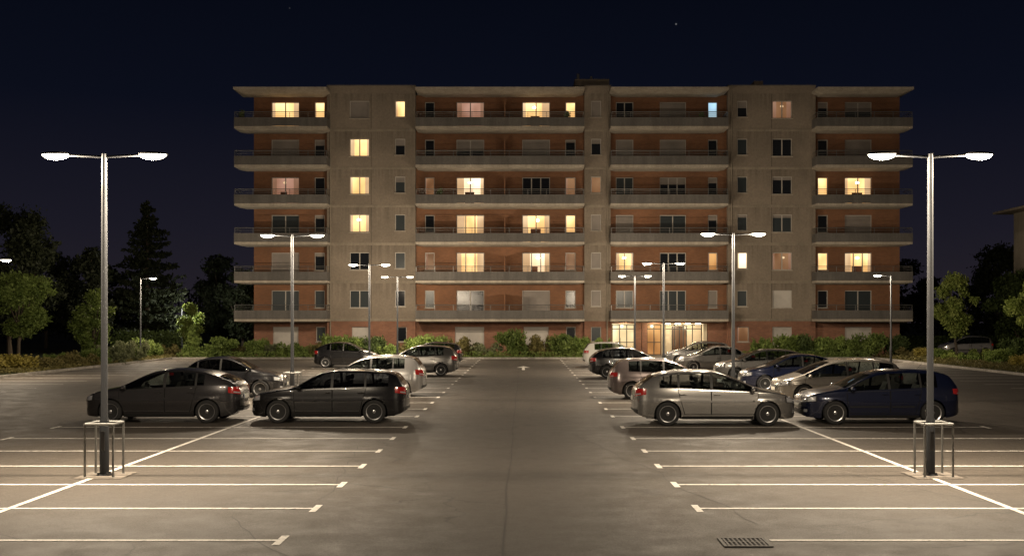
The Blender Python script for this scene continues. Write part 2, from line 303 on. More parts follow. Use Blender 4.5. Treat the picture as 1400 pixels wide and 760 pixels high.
S1=make_lamp(5.6,(1,)); S1.location=(-26.2,75,.0); tag(S1,'thin single-head street lamp at the left edge near the dark trees','street lamp','single-head street lamps')
S2=make_lamp(5.6,(-1,)); S2.location=(23.6,70.5,.006); tag(S2,'single-head street lamp in front of the right end of the block','street lamp','single-head street lamps')
S3=copy_tree(S1); S3.location=(-25.4,52,0); tag(S3,'single street lamp head at the extreme left edge of the picture','street lamp','single-head street lamps')
sl=bpy.data.lights.new('small_light','POINT'); sl.energy=700; sl.color=(1,.97,.85); sl.shadow_soft_size=.06
S4=make_lamp(3.7,(1,),sl,False); S4.location=(-29.0,93,0); tag(S4,'small distant lamp glowing behind the little lit tree on the left','street lamp')
GW=.25
G0=empty('pole_guard',(0,0,0))
for sx_ in (-1,1):
    for sy_ in (-1,1):
        gm=MB().tube([(sx_*GW,sy_*GW,0),(sx_*GW,sy_*GW,.93)],.021,10); p_=gm.build('post',M['guard'],G0,True)
        MB().lathe([(.024,0),(.05,0),(.05,.012),(.024,.013)],10,c=(sx_*GW,sy_*GW,0)).build('foot_plate',M['guard'],p_)
rl=MB(); rl.tube([(GW*a_,GW*b_,.94) for a_,b_ in ((-1,-1),(1,-1),(1,1),(-1,1),(-1,-1))],.024,10); rl.build('top_rail',M['guard'],G0,True)
for i,(x,y,lb) in enumerate([(-7.53,19.7,'square galvanised hoop guard around the foot of the nearest left lamp'),(7.36,19.7,'square galvanised hoop guard around the foot of the nearest right lamp'),(-8.1,38.4,'small hoop guard around the lamp foot behind the black hatchback')]):
    o=G0 if i==0 else copy_tree(G0); o.location=(x,y,.006); tag(o,lb,'pole guard','hoop guards around lamp feet')
for (x,y) in ((-7.5,19.7),(7.33,19.7)):
    st(MB().quad((x-.42,y-.42,.0165),(x+.42,y-.42,.0165),(x+.42,y+.42,.0165),(x-.42,y+.42,.0165)).build('paving_patch',M['pave']))
# ------------------------------------------------------------------ cars
def pchip(xs,ys):
    xs=np.array(xs,float); ys=np.array(ys,float); h=np.diff(xs); d=np.diff(ys)/h; m=np.zeros(len(xs))
    m[0]=d[0]; m[-1]=d[-1]
    for i in range(1,len(xs)-1):
        if d[i-1]*d[i]>0: w1=2*h[i]+h[i-1]; w2=h[i]+2*h[i-1]; m[i]=(w1+w2)/(w1/d[i-1]+w2/d[i])
    def f(x):
        x=min(max(x,xs[0]),xs[-1]); i=min(int(np.searchsorted(xs,x,side='right'))-1,len(xs)-2); t=(x-xs[i])/h[i]
        return float((2*t**3-3*t*t+1)*ys[i]+(t**3-2*t*t+t)*h[i]*m[i]+(-2*t**3+3*t*t)*ys[i+1]+(t**3-t*t)*h[i]*m[i+1])
    return f
NOSE=[(1.72,.865),(1.95,.785),(2.08,.67),(2.15,.50)]
KIND={
 'compact':dict(top=[(-2.15,.58),(-2.135,.76),(-2.09,.95),(-2.03,1.05),(-1.74,1.38),(-1.4,1.445),(-.7,1.48),(-.1,1.46),(.25,1.38),(1.10,1.0),(1.28,.965)]+NOSE,A0=.98,C0=-1.42,ws=(1.04,.30),rg=(-1.98,-1.76),D=-.98,belt=(1.0,.975,.92,.89,.79)),
 'estate':dict(top=[(-2.15,.58),(-2.135,.80),(-2.09,.98),(-2.03,1.07),(-1.80,1.33),(-1.55,1.385),(-.9,1.43),(-.25,1.44),(.12,1.385),(.98,.985),(1.2,.945),(1.7,.85),(1.95,.77),(2.08,.66),(2.15,.50)],A0=.87,C0=-1.66,ws=(.93,.16),rg=(-1.99,-1.82),D=-1.04,belt=(.98,.955,.915,.885,.78)),
 'fast':dict(top=[(-2.15,.60),(-2.12,.80),(-2.07,.98),(-2.0,1.055),(-1.60,1.32),(-1.2,1.41),(-.65,1.455),(-.2,1.455),(.12,1.40),(1.18,.98),(1.36,.94),(1.75,.86),(1.97,.775),(2.09,.65),(2.15,.50)],A0=1.04,C0=-1.50,ws=(1.11,.16),rg=(-1.94,-1.62),D=-1.0,belt=(.985,.965,.91,.875,.785)),
 'arch':dict(top=[(-2.15,.58),(-2.12,.78),(-2.07,.97),(-2.0,1.06),(-1.52,1.30),(-1.1,1.41),(-.5,1.465),(-.05,1.445),(.22,1.39),(1.2,.98),(1.38,.94),(1.75,.86),(1.96,.77),(2.09,.65),(2.15,.50)],A0=1.05,C0=-1.2,ws=(1.13,.26),rg=(-1.94,-1.55),D=-.98,belt=(1.03,1.0,.93,.88,.785)),
 'sedan':dict(top=[(-2.15,.60),(-2.13,.80),(-2.08,.95),(-1.95,.995),(-1.55,1.02),(-1.02,1.31),(-.65,1.40),(-.2,1.43),(.05,1.415),(.3,1.35),(1.12,.98),(1.3,.94),(1.75,.865),(1.97,.78),(2.09,.66),(2.15,.50)],A0=.98,C0=-1.26,ws=(1.05,.33),rg=(-1.50,-1.06),D=-.97,belt=(.96,.95,.915,.88,.79)),
 'mpv':dict(top=[(-2.15,.60),(-2.13,.82),(-2.08,1.02),(-2.02,1.12),(-1.78,1.44),(-1.4,1.53),(-.6,1.585),(-.1,1.575),(.35,1.49),(1.40,1.04),(1.52,1.0),(1.82,.91),(2.0,.81),(2.1,.68),(2.15,.52)],A0=1.26,C0=-1.7,ws=(1.34,.4),rg=(-1.99,-1.80),D=-1.02,belt=(1.0,.97,.93,.90,.80))}
def wheel_meshes(style):
    ty=MB().lathe([(.205,-.09),(.225,-.1),(.27,-.108),(.30,-.095),(.315,-.06),(.315,.06),(.30,.095),(.27,.108),(.225,.1),(.205,.09)],40,'y')
    ty=ty.build('tyre',M['tyre'],None,True)
    rm=MB().lathe([(.195,.02),(.2,.09),(.222,.1),(.228,.094),(.222,.085),(.21,.05),(.205,.02)],40,'y')
    ns={'five':5,'seven':7,'ten':10}[style]; wd={'five':.05,'seven':.032,'ten':.02}[style]
    for k in range(ns):
        t=2*PI*k/ns+.3; ct,s_=math.cos(t),math.sin(t)
        def P(r,w_,y): return (r*ct-w_*s_,y,r*s_+w_*ct)
        a=[P(.04,-wd*.75,.085),P(.04,wd*.75,.085),P(.205,wd*.55,.078),P(.205,-wd*.55,.078)]; bq=[(x,y-.03,z) for x,y,z in a]
        rm.add(a+bq,[(0,1,2,3),(7,6,5,4),(0,4,5,1),(1,5,6,2),(2,6,7,3),(3,7,4,0)])
    rm.lathe([(0,.1),(.03,.098),(.055,.085),(.058,.05)],20,'y'); rm=rm.build('rim',M['rim'],None,True,30)
    br=MB().lathe([(0,.0),(.2,.0),(.2,.03),(0,.03)],28,'y').build('wheel',M['brake'],None,False)
    out=(br.data,ty.data,rm.data)
    for o in (ty,rm,br): bpy.data.objects.remove(o)
    return out
WM={s:wheel_meshes(s) for s in ('five','seven','ten')}
def make_car(kind,paint,cx,cy,dirn,label,L=4.3,Hs=1.0,style='five',W0=.885,glass='glass',rot=0):
    K=KIND[kind]; sx=L/4.3; top=pchip([p[0]*sx for p in K['top']],[p[1]*Hs if p[1]>.9 else p[1] for p in K['top']])
    bot=pchip([-2.15*sx,-1.95*sx,-1.6*sx,1.6*sx,2.0*sx,2.15*sx],[.36,.24,.18,.17,.19,.27])
    beltf=pchip([-2.15*sx,-1.2*sx,0,1.2*sx,2.15*sx],[b_*Hs for b_ in K['belt']])
    gf=pchip([.1,.22,.3,.45,.6,.67,.70,.8,.9,1.0,1.1],[.9,.945,.972,.985,.998,1.0,.980,.973,.957,.93,.905])
    WR=.315; AR=.355; xf,xr=1.31*sx,-1.29*sx
    def Wp(x): u=min(abs(2*x/L),.9996); return W0*(1-u**(9 if x>0 else 14))**.4*(1-.045*max(0,(abs(u)-.4)/.6)**2)
    def zb(x):
        z=bot(x)
        for xw in (xf,xr):
            if abs(x-xw)<=AR: z=max(z,WR+math.sqrt(max(0,AR*AR-(x-xw)**2)))
        return z
    def sec(x):
        zt=top(x); zs=min(beltf(x),zt-.07); W=Wp(x)
        W*=1+.012*sum(math.exp(-((x-xw)/.42)**2) for xw in (xf,xr))
        ws=W*gf(zs); ze=zt-.045; gh=ze-zs; wr=ws*.965-.38*gh
        return zt,zs,W,ws,ze,gh,wr
    A0,C0,D=[K[k_]*sx for k_ in ('A0','C0','D')]; B=-.14*sx; WS=[a_*sx for a_ in K['ws']]; RG=[a_*sx for a_ in K['rg']]
    xs=[L/2*math.sin(t*PI/2)*.9998 for t in np.linspace(-1,1,101)]
    for xw in (xf,xr):
        xs=[x for x in xs if abs(abs(x-xw)-AR)>.012]
        xs+= [xw+AR*math.cos(a*PI/16) for a in range(17)]+[xw-AR-.003,xw+AR+.003]
    keys=[A0,C0,D-.028,D+.028,B-.035,B+.035,*WS,*RG]
    xs=[x for x in xs if min(abs(x-k_) for k_ in keys)>.01 or any(abs(abs(x-xw)-AR)<.005 for xw in (xf,xr))]+keys
    xs=sorted(xs); q=[xs[0]]
    for x in xs[1:]:
        if x-q[-1]>.0025: q.append(x)
    xs=q; rows=[]
    for x in xs:
        zt,zs,W,ws,ze,gh,wr=sec(x); z0=zb(x); z0=min(z0,zs-.02); h=[(0,z0),(W*.78,z0)]
        for t in (0,.06,.14,.25,.38,.5,.62,.72,.82,.92,1): z=z0+(zs-z0)*t; h.append((W*gf(z),z))
        for t in (.07,.35,.65,.91): h.append((ws+(wr-ws)*t+.035*gh*math.sin(PI*t),zs+gh*t))
        for t in (1.0,.975,.9,.7,.4,0): y=wr*t; h.append((y,ze+.045*(1-t**2.2)-(.012 if t==1 else 0)))
        rows.append(h)
    bm=MB(); n=len(rows[0]); ring=2*n-2
    for x,h in zip(xs,rows): bm.v+= [(x,y,z) for y,z in h]+[(x,-y,z) for y,z in h[-2:0:-1]]
    groups={}
    allf=[]
    for i in range(len(xs)-1):
        xm=(xs[i]+xs[i+1])/2
        for k_ in range(ring):
            a=i*ring+k_; b2=i*ring+(k_+1)%ring; f_=(a,b2,b2+ring,a+ring); allf.append(f_)
            pos_=k_<n-1; seg=k_ if pos_ else 2*n-3-k_; key=None
            if seg in (13,14,15) and C0<xm<A0:
                sd=1 if pos_ else -1
                if B+.035<xm: key=('side_window',sd,0)
                elif D+.028<xm<B-.035: key=('side_window',sd,1)
                elif xm<D-.028: key=('side_window',sd,2)
                else: key=('pillar',sd,0 if xm>(B+D)/2 else 1)
            elif seg in (19,20,21):
                if WS[1]<xm<WS[0]: key=('windscreen',0,0)
                elif RG[0]<xm<RG[1]: key=('rear_window',0,0)
            if key: groups.setdefault(key,[]).append(f_)
            else: bm.f.append(f_)
    caps=[tuple(range(ring))[::-1],tuple(range((len(xs)-1)*ring,len(xs)*ring))]; bm.f+=caps; allf+=caps
    r=empty('parked_car',(cx,cy,.006),(0 if dirn>0 else PI)+rot); tag(r,label,'car','cars parked in the marked bays' if cx<30 else None)
    bvh=BVHTree.FromPolygons(bm.v,allf)
    bm.build('body',paint,r,True,40)
    for (nm,sd,ix),fs in groups.items():
        used=sorted({v for f_ in fs for v in f_}); mp={v:i for i,v in enumerate(used)}; g_=MB(); g_.v=[bm.v[v] for v in used]; g_.f=[tuple(mp[v] for v in f_) for f_ in fs]
        g_.build(nm,M['trim'] if nm=='pillar' else M[glass] if (nm=='windscreen' or ix==0 and nm=='side_window') else M['dglass'] if glass=='dglass' else M['glass'],r,True,60)
    def cast(o,d,off):
        d=Vector(d).normalized(); hloc,nn,i,ds=bvh.ray_cast(Vector(o),d)
        if hloc is None: hloc,nn,i,ds=bvh.find_nearest(Vector(o)+d*2.0)
        if nn.dot(d)>0: nn=-nn
        return hloc+nn*off
    def patch(f,nu,nv,off):
        vs=[cast(*f(u/nu,v/nv),off) for v in range(nv+1) for u in range(nu+1)]
        fs=[(v*(nu+1)+u,v*(nu+1)+u+1,(v+1)*(nu+1)+u+1,(v+1)*(nu+1)+u) for v in range(nv) for u in range(nu)]
        return vs,fs
    lerp=lambda a,b_,t:a+(b_-a)*t
    def sidep(s,b0,b1,t0,t1,zz0,zz1,off,nu=10,nv=5):
        def f(u,v):
            xb=lerp(b0,b1,u); xt=lerp(t0,t1,u); zc=zz1 if zz1 is not None else beltf(xt)-.004
            za=zz0(xb) if callable(zz0) else zz0
            return (lerp(xb,xt,v),s*3,lerp(za,zc,v)),(0,-s,0)
        return patch(f,nu,nv,off)
    for s in (-1,1):
        for (x0,x1,xt0,xt1) in ((B,A0-.02,B,A0+.02),(D+.16,B-.03,D-.02,B-.03)):
            MB().add(*sidep(s,x0-.015,x1+.015,xt0-.015,xt1+.015,.30,None,.0015,12,8)).build('door_gap',M['gap'],r,True)
            d=MB().add(*sidep(s,x0,x1,xt0,xt1,.312,None,.0045,12,8)).build('door',paint,r,True)
            hp=cast((xt0+.13,s*3,.82*Hs),(0,-s,0),.018); hb=MB(); hb.bbox(hp.x-.085,hp.x+.085,hp.y-.02,hp.y+.02,hp.z-.014,hp.z+.014,.006); hb.build('handle',paint if kind!='mpv' else M['trim'],d)
            MB().add(*sidep(s,xt0,xt1-.03,xt0,xt1-.03,lambda x:beltf(x)-.012,None,.0065,10,1)).build('window_seal',M['trim'],d,True)
            MB().add(*sidep(s,x0+.02,x1-.02,x0+.02,x1-.02,.46,.50,.012,10,2)).build('rubbing_strip',M['trim'] if kind in('mpv','compact') else paint,d,True)
        MB().add(*sidep(s,xr+AR+.02,xf-AR-.02,xr+AR+.02,xf-AR-.02,.18,.255,.003,14,2)).build('sill',M['trim'],r,True)
        def fh(u,v,s=s,i=0.0):
            uu=lerp(i,1-i,u); vv=lerp(i*1.3,1-i*1.3,v); ph=math.radians(lerp(20,68,uu)); dx,dy=math.cos(ph),s*math.sin(ph); px,py=L/2-.6,s*.22; z=lerp(.565+.05*uu,.675+.095*uu,vv)
            return (px+3*dx,py+3*dy,z),(-dx,-dy,0)
        hl=MB().add(*patch(fh,12,5,.006)).build('headlight',M['trim'],r,True)
        MB().add(*patch(lambda u,v:fh(u,v,s,.07),12,5,.010)).build('lens',M['hl'],hl,True)
        MB().add(*patch(lambda u,v:fh(.25+u*.28,v,s,.16),5,4,.014)).build('reflector',M['hlin'],hl,True)
        def fr(u,v,s=s):
            ph=math.radians(lerp(26,66,u)); dx,dy=-math.cos(ph),s*math.sin(ph); px,py=-L/2+.55,s*.25; z=lerp(.76+.06*u,.97*Hs if kind!='sedan' else .90,v)
            return (px+3*dx,py+3*dy,z),(-dx,-dy,0)
        tl=MB().add(*patch(fr,8,6,.009)).build('tail_light',M['tl'],r,True)
        MB().add(*patch(lambda u,v:fr(.1+u*.55,.12+v*.2,s),5,2,.013)).build('reversing_light',M['hl'],tl,True)
        def fo(u,v,s=s):
            ph=math.radians(lerp(30,42,u)); dx,dy=math.cos(ph),s*math.sin(ph); px,py=L/2-.6,s*.22
            return (px+3*dx,py+3*dy,lerp(.32,.40,v)),(-dx,-dy,0)
        MB().add(*patch(fo,4,3,.008)).build('fog_light',M['hl'],r,True)
        my=Wp(A0)*gf(beltf(A0)); mm=MB().ball((A0-.12,s*(my+.12),beltf(A0)+.07),(.07,.10,.065),14,8); mm.tube([(A0-.12,s*(my-.05),beltf(A0)+.03),(A0-.12,s*(my+.08),beltf(A0)+.05)],.022,8); mm.build('mirror',paint,r,True)
        for xw in (xf,xr):
            wh=inst('wheel',WM[style][0],r,(xw,s*(W0-.11),WR),0 if s>0 else PI)
            inst('tyre',WM[style][1],wh); inst('rim',WM[style][2],wh)
    def fx(s,y0,y1,z0,z1):
        return lambda u,v:((s*4,lerp(y0,y1,u),lerp(z0,z1,v)),(-s,0,0))
    MB().add(*patch(fx(1,-.42,.42,.50,.60),12,3,.006)).build('grille',M['trim'],r,True)
    MB().add(*patch(fx(1,-.50,.50,.26,.38),12,3,.006)).build('air_intake',M['trim'],r,True)
    MB().add(*patch(fx(-1,-.62,.62,.30,.42),12,3,.006)).build('rear_bumper_trim',M['trim'],r,True)
    for s,z in ((1,.42),(-1,.52 if kind=='sedan' else .64)):
        pl=MB().add(*patch(fx(s,-.26,.26,z,z+.11),6,2,.014)).build('number_plate',M['plate'],r)
        MB().add(*patch(fx(s,-.26*s-.0,-.215*s,z,z+.11),1,2,.017)).build('plate_band',M['plateblue'],pl)
        MB().add(*patch(fx(s,-.045,.045,z+.16 if s>0 else z+.18,z+.23 if s>0 else z+.25),3,3,.014)).build('badge',M['chrome'],r)
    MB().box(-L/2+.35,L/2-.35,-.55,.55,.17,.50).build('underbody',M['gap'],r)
    MB().bbox(A0-.42*sx,A0+.0,-.62,.62,.55,.90*Hs,.05).build('dashboard',M['cabin'],r)
    for s in (-1,1):
        se=MB(); se.bbox(-.32*sx,.18*sx,s*.36-.23,s*.36+.23,.45,.62,.05)
        se.add([(-.34,s*.36-.22,.6),(-.20,s*.36-.22,.6),(-.20,s*.36+.22,.6),(-.34,s*.36+.22,.6),(-.52,s*.36-.19,1.10*Hs),(-.42,s*.36-.19,1.10*Hs),(-.42,s*.36+.19,1.10*Hs),(-.52,s*.36+.19,1.10*Hs)],[(0,1,5,4),(1,2,6,5),(2,3,7,6),(3,0,4,7),(4,5,6,7)])
        se=se.build('seat',M['cabin'],r); MB().bbox(-.55,-.45,s*.36-.12,s*.36+.12,1.13*Hs,1.27*Hs,.03).build('headrest',M['cabin'],se)
    rb=MB(); rb.bbox(-1.25*sx,-.8*sx,-.6,.6,.45,.66,.05); rb.add([(-1.22,-.58,.6),(-1.08,-.58,.6),(-1.08,.58,.6),(-1.22,.58,.6),(-1.34,-.55,1.02*Hs),(-1.24,-.55,1.02*Hs),(-1.24,.55,1.02*Hs),(-1.34,.55,1.02*Hs)],[(0,1,5,4),(1,2,6,5),(2,3,7,6),(3,0,4,7),(4,5,6,7)])
    rb=rb.build('rear_seat',M['cabin'],r)
    for y_ in (-.36,.36): MB().bbox(-1.33,-1.26,y_-.11,y_+.11,1.03*Hs,1.14*Hs,.03).build('headrest',M['cabin'],rb)
    th=MB(); cw=(A0-.52*sx,.36,.90*Hs); th.tube([(cw[0]-.08*math.sin(t),cw[1]+.18*math.cos(t),cw[2]+.16*math.sin(t)) for t in np.linspace(0,2*PI,17)],.014,6,False); th.build('steering_wheel',M['trim'],r,True)
    zt=top(-1.15*sx); MB().tube([(-1.15*sx,0,zt-.01),(-1.3*sx,0,zt+.16)],[.008,.004],6).build('aerial',M['trim'],r)
    if kind=='estate':
        for s in (-1,1):
            pts=[(x*sx,s*(sec(x*sx)[6]-.03),sec(x*sx)[0]-.012) for x in (-1.5,-1.1,-.7,-.3,.0)]; pts=[(a_,b_,c_+(.03 if 0<i<4 else .0)) for i,(a_,b_,c_) in enumerate(pts)]
            MB().tube(pts,.012,6).build('roof_rail',M['trim'],r,True)
    return r
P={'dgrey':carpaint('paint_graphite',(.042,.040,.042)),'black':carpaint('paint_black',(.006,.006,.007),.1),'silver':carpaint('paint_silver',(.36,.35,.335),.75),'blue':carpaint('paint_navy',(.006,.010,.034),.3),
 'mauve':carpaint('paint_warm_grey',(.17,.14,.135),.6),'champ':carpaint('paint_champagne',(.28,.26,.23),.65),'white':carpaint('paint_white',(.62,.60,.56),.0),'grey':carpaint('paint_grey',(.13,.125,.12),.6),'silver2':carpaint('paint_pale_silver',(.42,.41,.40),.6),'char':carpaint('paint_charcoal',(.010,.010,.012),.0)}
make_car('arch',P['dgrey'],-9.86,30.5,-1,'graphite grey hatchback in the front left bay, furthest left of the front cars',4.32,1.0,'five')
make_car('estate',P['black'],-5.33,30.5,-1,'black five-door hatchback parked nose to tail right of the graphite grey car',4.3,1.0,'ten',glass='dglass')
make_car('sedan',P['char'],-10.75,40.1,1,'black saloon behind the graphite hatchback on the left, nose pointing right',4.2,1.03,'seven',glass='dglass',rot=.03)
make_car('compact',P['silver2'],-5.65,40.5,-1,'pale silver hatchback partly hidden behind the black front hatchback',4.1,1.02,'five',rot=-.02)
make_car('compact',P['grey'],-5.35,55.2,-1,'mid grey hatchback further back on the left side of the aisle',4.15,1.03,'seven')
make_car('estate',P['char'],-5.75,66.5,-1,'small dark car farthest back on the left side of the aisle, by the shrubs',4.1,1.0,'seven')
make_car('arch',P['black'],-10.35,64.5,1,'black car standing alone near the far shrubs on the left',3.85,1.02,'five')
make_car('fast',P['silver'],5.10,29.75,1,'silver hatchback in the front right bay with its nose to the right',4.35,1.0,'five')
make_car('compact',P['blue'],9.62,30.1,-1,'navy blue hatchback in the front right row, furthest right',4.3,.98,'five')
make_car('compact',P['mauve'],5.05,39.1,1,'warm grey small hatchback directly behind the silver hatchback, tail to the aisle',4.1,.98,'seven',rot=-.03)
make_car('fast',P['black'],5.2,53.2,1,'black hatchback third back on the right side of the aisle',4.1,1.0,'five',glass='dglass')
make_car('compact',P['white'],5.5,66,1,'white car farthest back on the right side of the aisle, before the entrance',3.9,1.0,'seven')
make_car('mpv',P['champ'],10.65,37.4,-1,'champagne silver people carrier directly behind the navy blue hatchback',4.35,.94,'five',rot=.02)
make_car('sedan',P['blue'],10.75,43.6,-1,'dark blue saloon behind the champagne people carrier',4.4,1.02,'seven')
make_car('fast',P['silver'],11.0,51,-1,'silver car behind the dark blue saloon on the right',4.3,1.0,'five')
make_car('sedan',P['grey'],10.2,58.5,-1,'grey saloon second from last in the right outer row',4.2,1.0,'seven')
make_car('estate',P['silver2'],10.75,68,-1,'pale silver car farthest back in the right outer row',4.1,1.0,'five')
make_car('mpv',P['silver2'],34.0,84.5,-1,'distant pale car on the side road beyond the shrubs at the far right',4.0,1.0,'five')
# ------------------------------------------------------------------ apartment building
WYB,WYC,BF=84.5,84.0,82.5
fc=lambda p_:(p_-716)*.056
fb=lambda p_:(p_-716)*84.5/1500
FL=[None]+[2.85+2.9*i for i in range(6)]
bl=empty('apartment_building',(0,0,0)); tag(bl,'seven storey brick and concrete apartment block with long balconies and lit windows','building')
cols=[
 (371,409,'L','b',['warm','S','pink','grey','S','grey']),(430,444,'N','b',['warm','dark','dark','dark','dark','grey']),
 (478,505,'M','c',['S','warm','warm','warm','dark','grey']),(540,554,'N','c',['warm','dark','grey','grey','grey','dark']),
 (581,594,'N','b',['dark','dark','dim','dark','dim','grey']),(624,662,'L','b',['pink','dark','white','warm','warm','dark']),
 (714,752,'L','b',['warm','S','dark','warm','white','S']),(773,787,'N','b',['warm','dark','dim','warm','dim','dark']),
 (808,822,'N','c',['S','dark','dim','S','S','S']),(842,866,'M','b',['dark','S','grey','S','warm','grey']),
 (902,938,'L','b',['S','S','dark','grey','dark','grey']),(968,981,'N','b',['blue','dark','dark','dark','warm2','S']),
 (1008,1022,'N','c',['dark','grey','grey','grey','white','grey']),(1056,1083,'M','c',['dim','dark','dark','grey','dim','S2']),
 (1118,1132,'N','b',['dark','dark','warm','dark','warm','dark']),(1155,1192,'L','b',['grey','S','warm','S','warm','grey'])]
ground=[(373,408,'G','b','S2'),(432,445,'N','b','grey'),(481,505,'G','c','S2'),(543,556,'N','c','dark'),(622,662,'G','b','S2'),(716,750,'G','b','S2'),(774,787,'N','b','dark'),(808,822,'N','c','grey'),(1008,1024,'N','c','dim'),(1056,1083,'G','c','S2'),(1155,1192,'G','b','S2')]
holes={'b':[],'c':[]}
def window(x0,x1,z0,z1,y,state,typ):
    fr=MB(); t=.055; yf=y+.12
    fr.box(x0,x1,yf,yf+.07,z1-t,z1); fr.box(x0,x1,yf,yf+.07,z0,z0+t); fr.box(x0,x0+t,yf,yf+.07,z0+t,z1-t); fr.box(x1-t,x1,yf,yf+.07,z0+t,z1-t)
    shut=state in('S','S2')
    if typ!='N' and not shut:
        nm=3 if typ=='L' and (int(x0*7+z0*3)%2==0) else 2
        for i in range(1,nm): xm=x0+(x1-x0)*i/nm; fr.box(xm-.04,xm+.04,yf+.004,yf+.066,z0+t,z1-t)
    o=fr.build('window',M['frame'],bl)
    MB().box(x0-.06,x1+.06,y-.05,y+.13,z0-.06,z0-.002).build('sill',M['slab'],o)
    if shut:
        MB().box(x0+t,x1-t,yf+.01,yf+.05,z0+t,z1-t).build('shutter',M['shutter'] if state=='S' else M['shutterw'],o)
    else:
        mt={'dark':M['darkglass'],'grey':M['greyglass']}.get(state) or M[state]
        yy=yf+.05 if state in('dark','grey','blue') else yf+.22
        MB().box(x0+t-.02 if yy<yf+.1 else x0-.3,x1-t+.02 if yy<yf+.1 else x1+.3,yy,yy+.01,z0+.01 if yy<yf+.1 else z0-.2,z1-.01 if yy<yf+.1 else z1+.2).build('pane',mt,o)
        rr=random.Random(int(x0*100+z0*10))
        if state in('dark','grey') and z0>5 and rr.random()<.5: MB().box(x0+t,x1-t,yf+.02,yf+.045,z1-t-rr.uniform(.2,.8)*(z1-z0)*.5,z1-t).build('blind',M['shutter'],o)
        if yy>yf+.1:
            wdt=(x1-x0); spans=[(x0-.05,x0+wdt*rr.uniform(.12,.30)),(x1-wdt*rr.uniform(.12,.30),x1+.05)]
            if typ=='N': spans=spans[:1]
            cm=M['curtaindim'] if state in('dim','pink','warm2') else M['curtain']
            for (a,b_) in spans:
                n_=12; vs=[]
                for i in range(n_+1): xx=a+(b_-a)*i/n_; dy=.02*math.sin(i*2.1); vs+=[(xx,yf+.13+dy,z0),(xx,yf+.13+dy,z1)]
                MB().add(vs,[(2*i,2*i+2,2*i+3,2*i+1) for i in range(n_)]).build('curtain',cm,o)
            if typ!='N' and rr.random()<.7:
                xm=x0+wdt*rr.uniform(.4,.6); MB().ball((xm,yf+.16,z1-.38),(.14,.04,.09),12,6).build('ceiling_lamp',M['lens'] if state in('warm','white') else M['curtain'],o,True)
                if typ=='L': MB().box(x0+wdt*.3,x0+wdt*rr.uniform(.5,.75),yf+.17,yf+.2,z0,z0+rr.uniform(.95,1.2)).build('furniture',M['pot'],o)
for (p0,p1,typ,pl,sts) in cols:
    f=fb if pl=='b' else fc; y=WYB if pl=='b' else WYC
    for k_,s_ in zip(range(6,0,-1),sts):
        z0=FL[k_]+(.06 if typ=='L' else .85); z1=FL[k_]+2.2
        if typ=='N' and pl=='c': z0=FL[k_]+.95
        holes[pl].append((f(p0),f(p1),z0,z1)); window(f(p0),f(p1),z0,z1,y,s_,typ)
for (p0,p1,typ,pl,s_) in ground:
    f=fb if pl=='b' else fc; y=WYB if pl=='b' else WYC; z0=.55 if typ=='G' else 1.1
    holes[pl].append((f(p0),f(p1),z0,2.25)); window(f(p0),f(p1),z0,2.25,y,s_,'M' if typ=='G' else 'N')
EN=(fb(836),fb(968))
holes['b'].append((EN[0],EN[1],0.0,2.5))
def wall(x0,x1,z0,z1,y,hs,mt,name='wall',dep=.25,ret=1.3):
    hs=[h for h in hs if h[0]>x0-.01 and h[1]<x1+.01 and h[2]>=z0-.001 and h[3]<=z1+.001]
    X=sorted({x0,x1}|{h[0] for h in hs}|{h[1] for h in hs}); Z=sorted({z0,z1}|{h[2] for h in hs}|{h[3] for h in hs}); m_=MB()
    for a,b_ in zip(X,X[1:]):
        for c,d in zip(Z,Z[1:]):
            mx,mz=(a+b_)/2,(c+d)/2
            if any(h[0]<mx<h[1] and h[2]<mz<h[3] for h in hs): continue
            m_.quad((a,y,c),(b_,y,c),(b_,y,d),(a,y,d))
    for h in hs:
        dd=dep if h[1]-h[0]<5 else 2.6
        a,b_,c,d=h; m_.quad((a,y,c),(a,y,d),(a,y+dd,d),(a,y+dd,c)); m_.quad((b_,y,c),(b_,y+dd,c),(b_,y+dd,d),(b_,y,d)); m_.quad((a,y,d),(b_,y,d),(b_,y+dd,d),(a,y+dd,d))
        if c>0: m_.quad((a,y,c),(a,y+dd,c),(b_,y+dd,c),(b_,y,c))
    m_.quad((x0,y,z0),(x0,y,z1),(x0,y+ret,z1),(x0,y+ret,z0)); m_.quad((x1,y,z0),(x1,y+ret,z0),(x1,y+ret,z1),(x1,y,z1))
    return m_.build(name,mt,bl)
xb=[fc(345),fc(447),fc(568),fc(799),fc(835),fc(995),fc(1115),fc(1233)]
RT=20.05
ro=MB().box(xb[0]+.05,xb[-1]-.05,85.4,98.3,RT+.01,20.30).build('roof',M['roof'],bl)
for i in range(7):
    br=i%2==0; y=WYB if br else WYC; hs=holes['b' if br else 'c']
    zt=RT if br else 20.66
    wall(xb[i],xb[i+1],2.72,zt,y,hs,M['brick'] if br else M['concrete']); wall(xb[i],xb[i+1],0,2.72,y,hs,M['brick2'])
    if not br:
        MB().box(xb[i]-.03,xb[i+1]+.03,y-.03,y+1.4,20.66,20.74).build('coping',M['coping'],ro)
        for k_ in range(1,7):
            MB().box(xb[i]+.01,xb[i+1]-.01,y-.035,y+.02,FL[k_]-.16,FL[k_]+.04).build('floor_band',M['band'],bl)
        x=xb[i]+(xb[i+1]-xb[i])*.5
        for k_ in range(1,7):
            if not any(h[0]-.05<x<h[1]+.05 for h in hs): MB().box(x-.012,x+.012,y-.004,y+.01,FL[k_]+.05,FL[k_]+2.72).build('panel_joint',M['gap'],bl)
MB().box(xb[0]+.02,xb[-1]-.02,85.62,98,2.6,RT-.01).build('rear_wall',M['concrete'],bl)
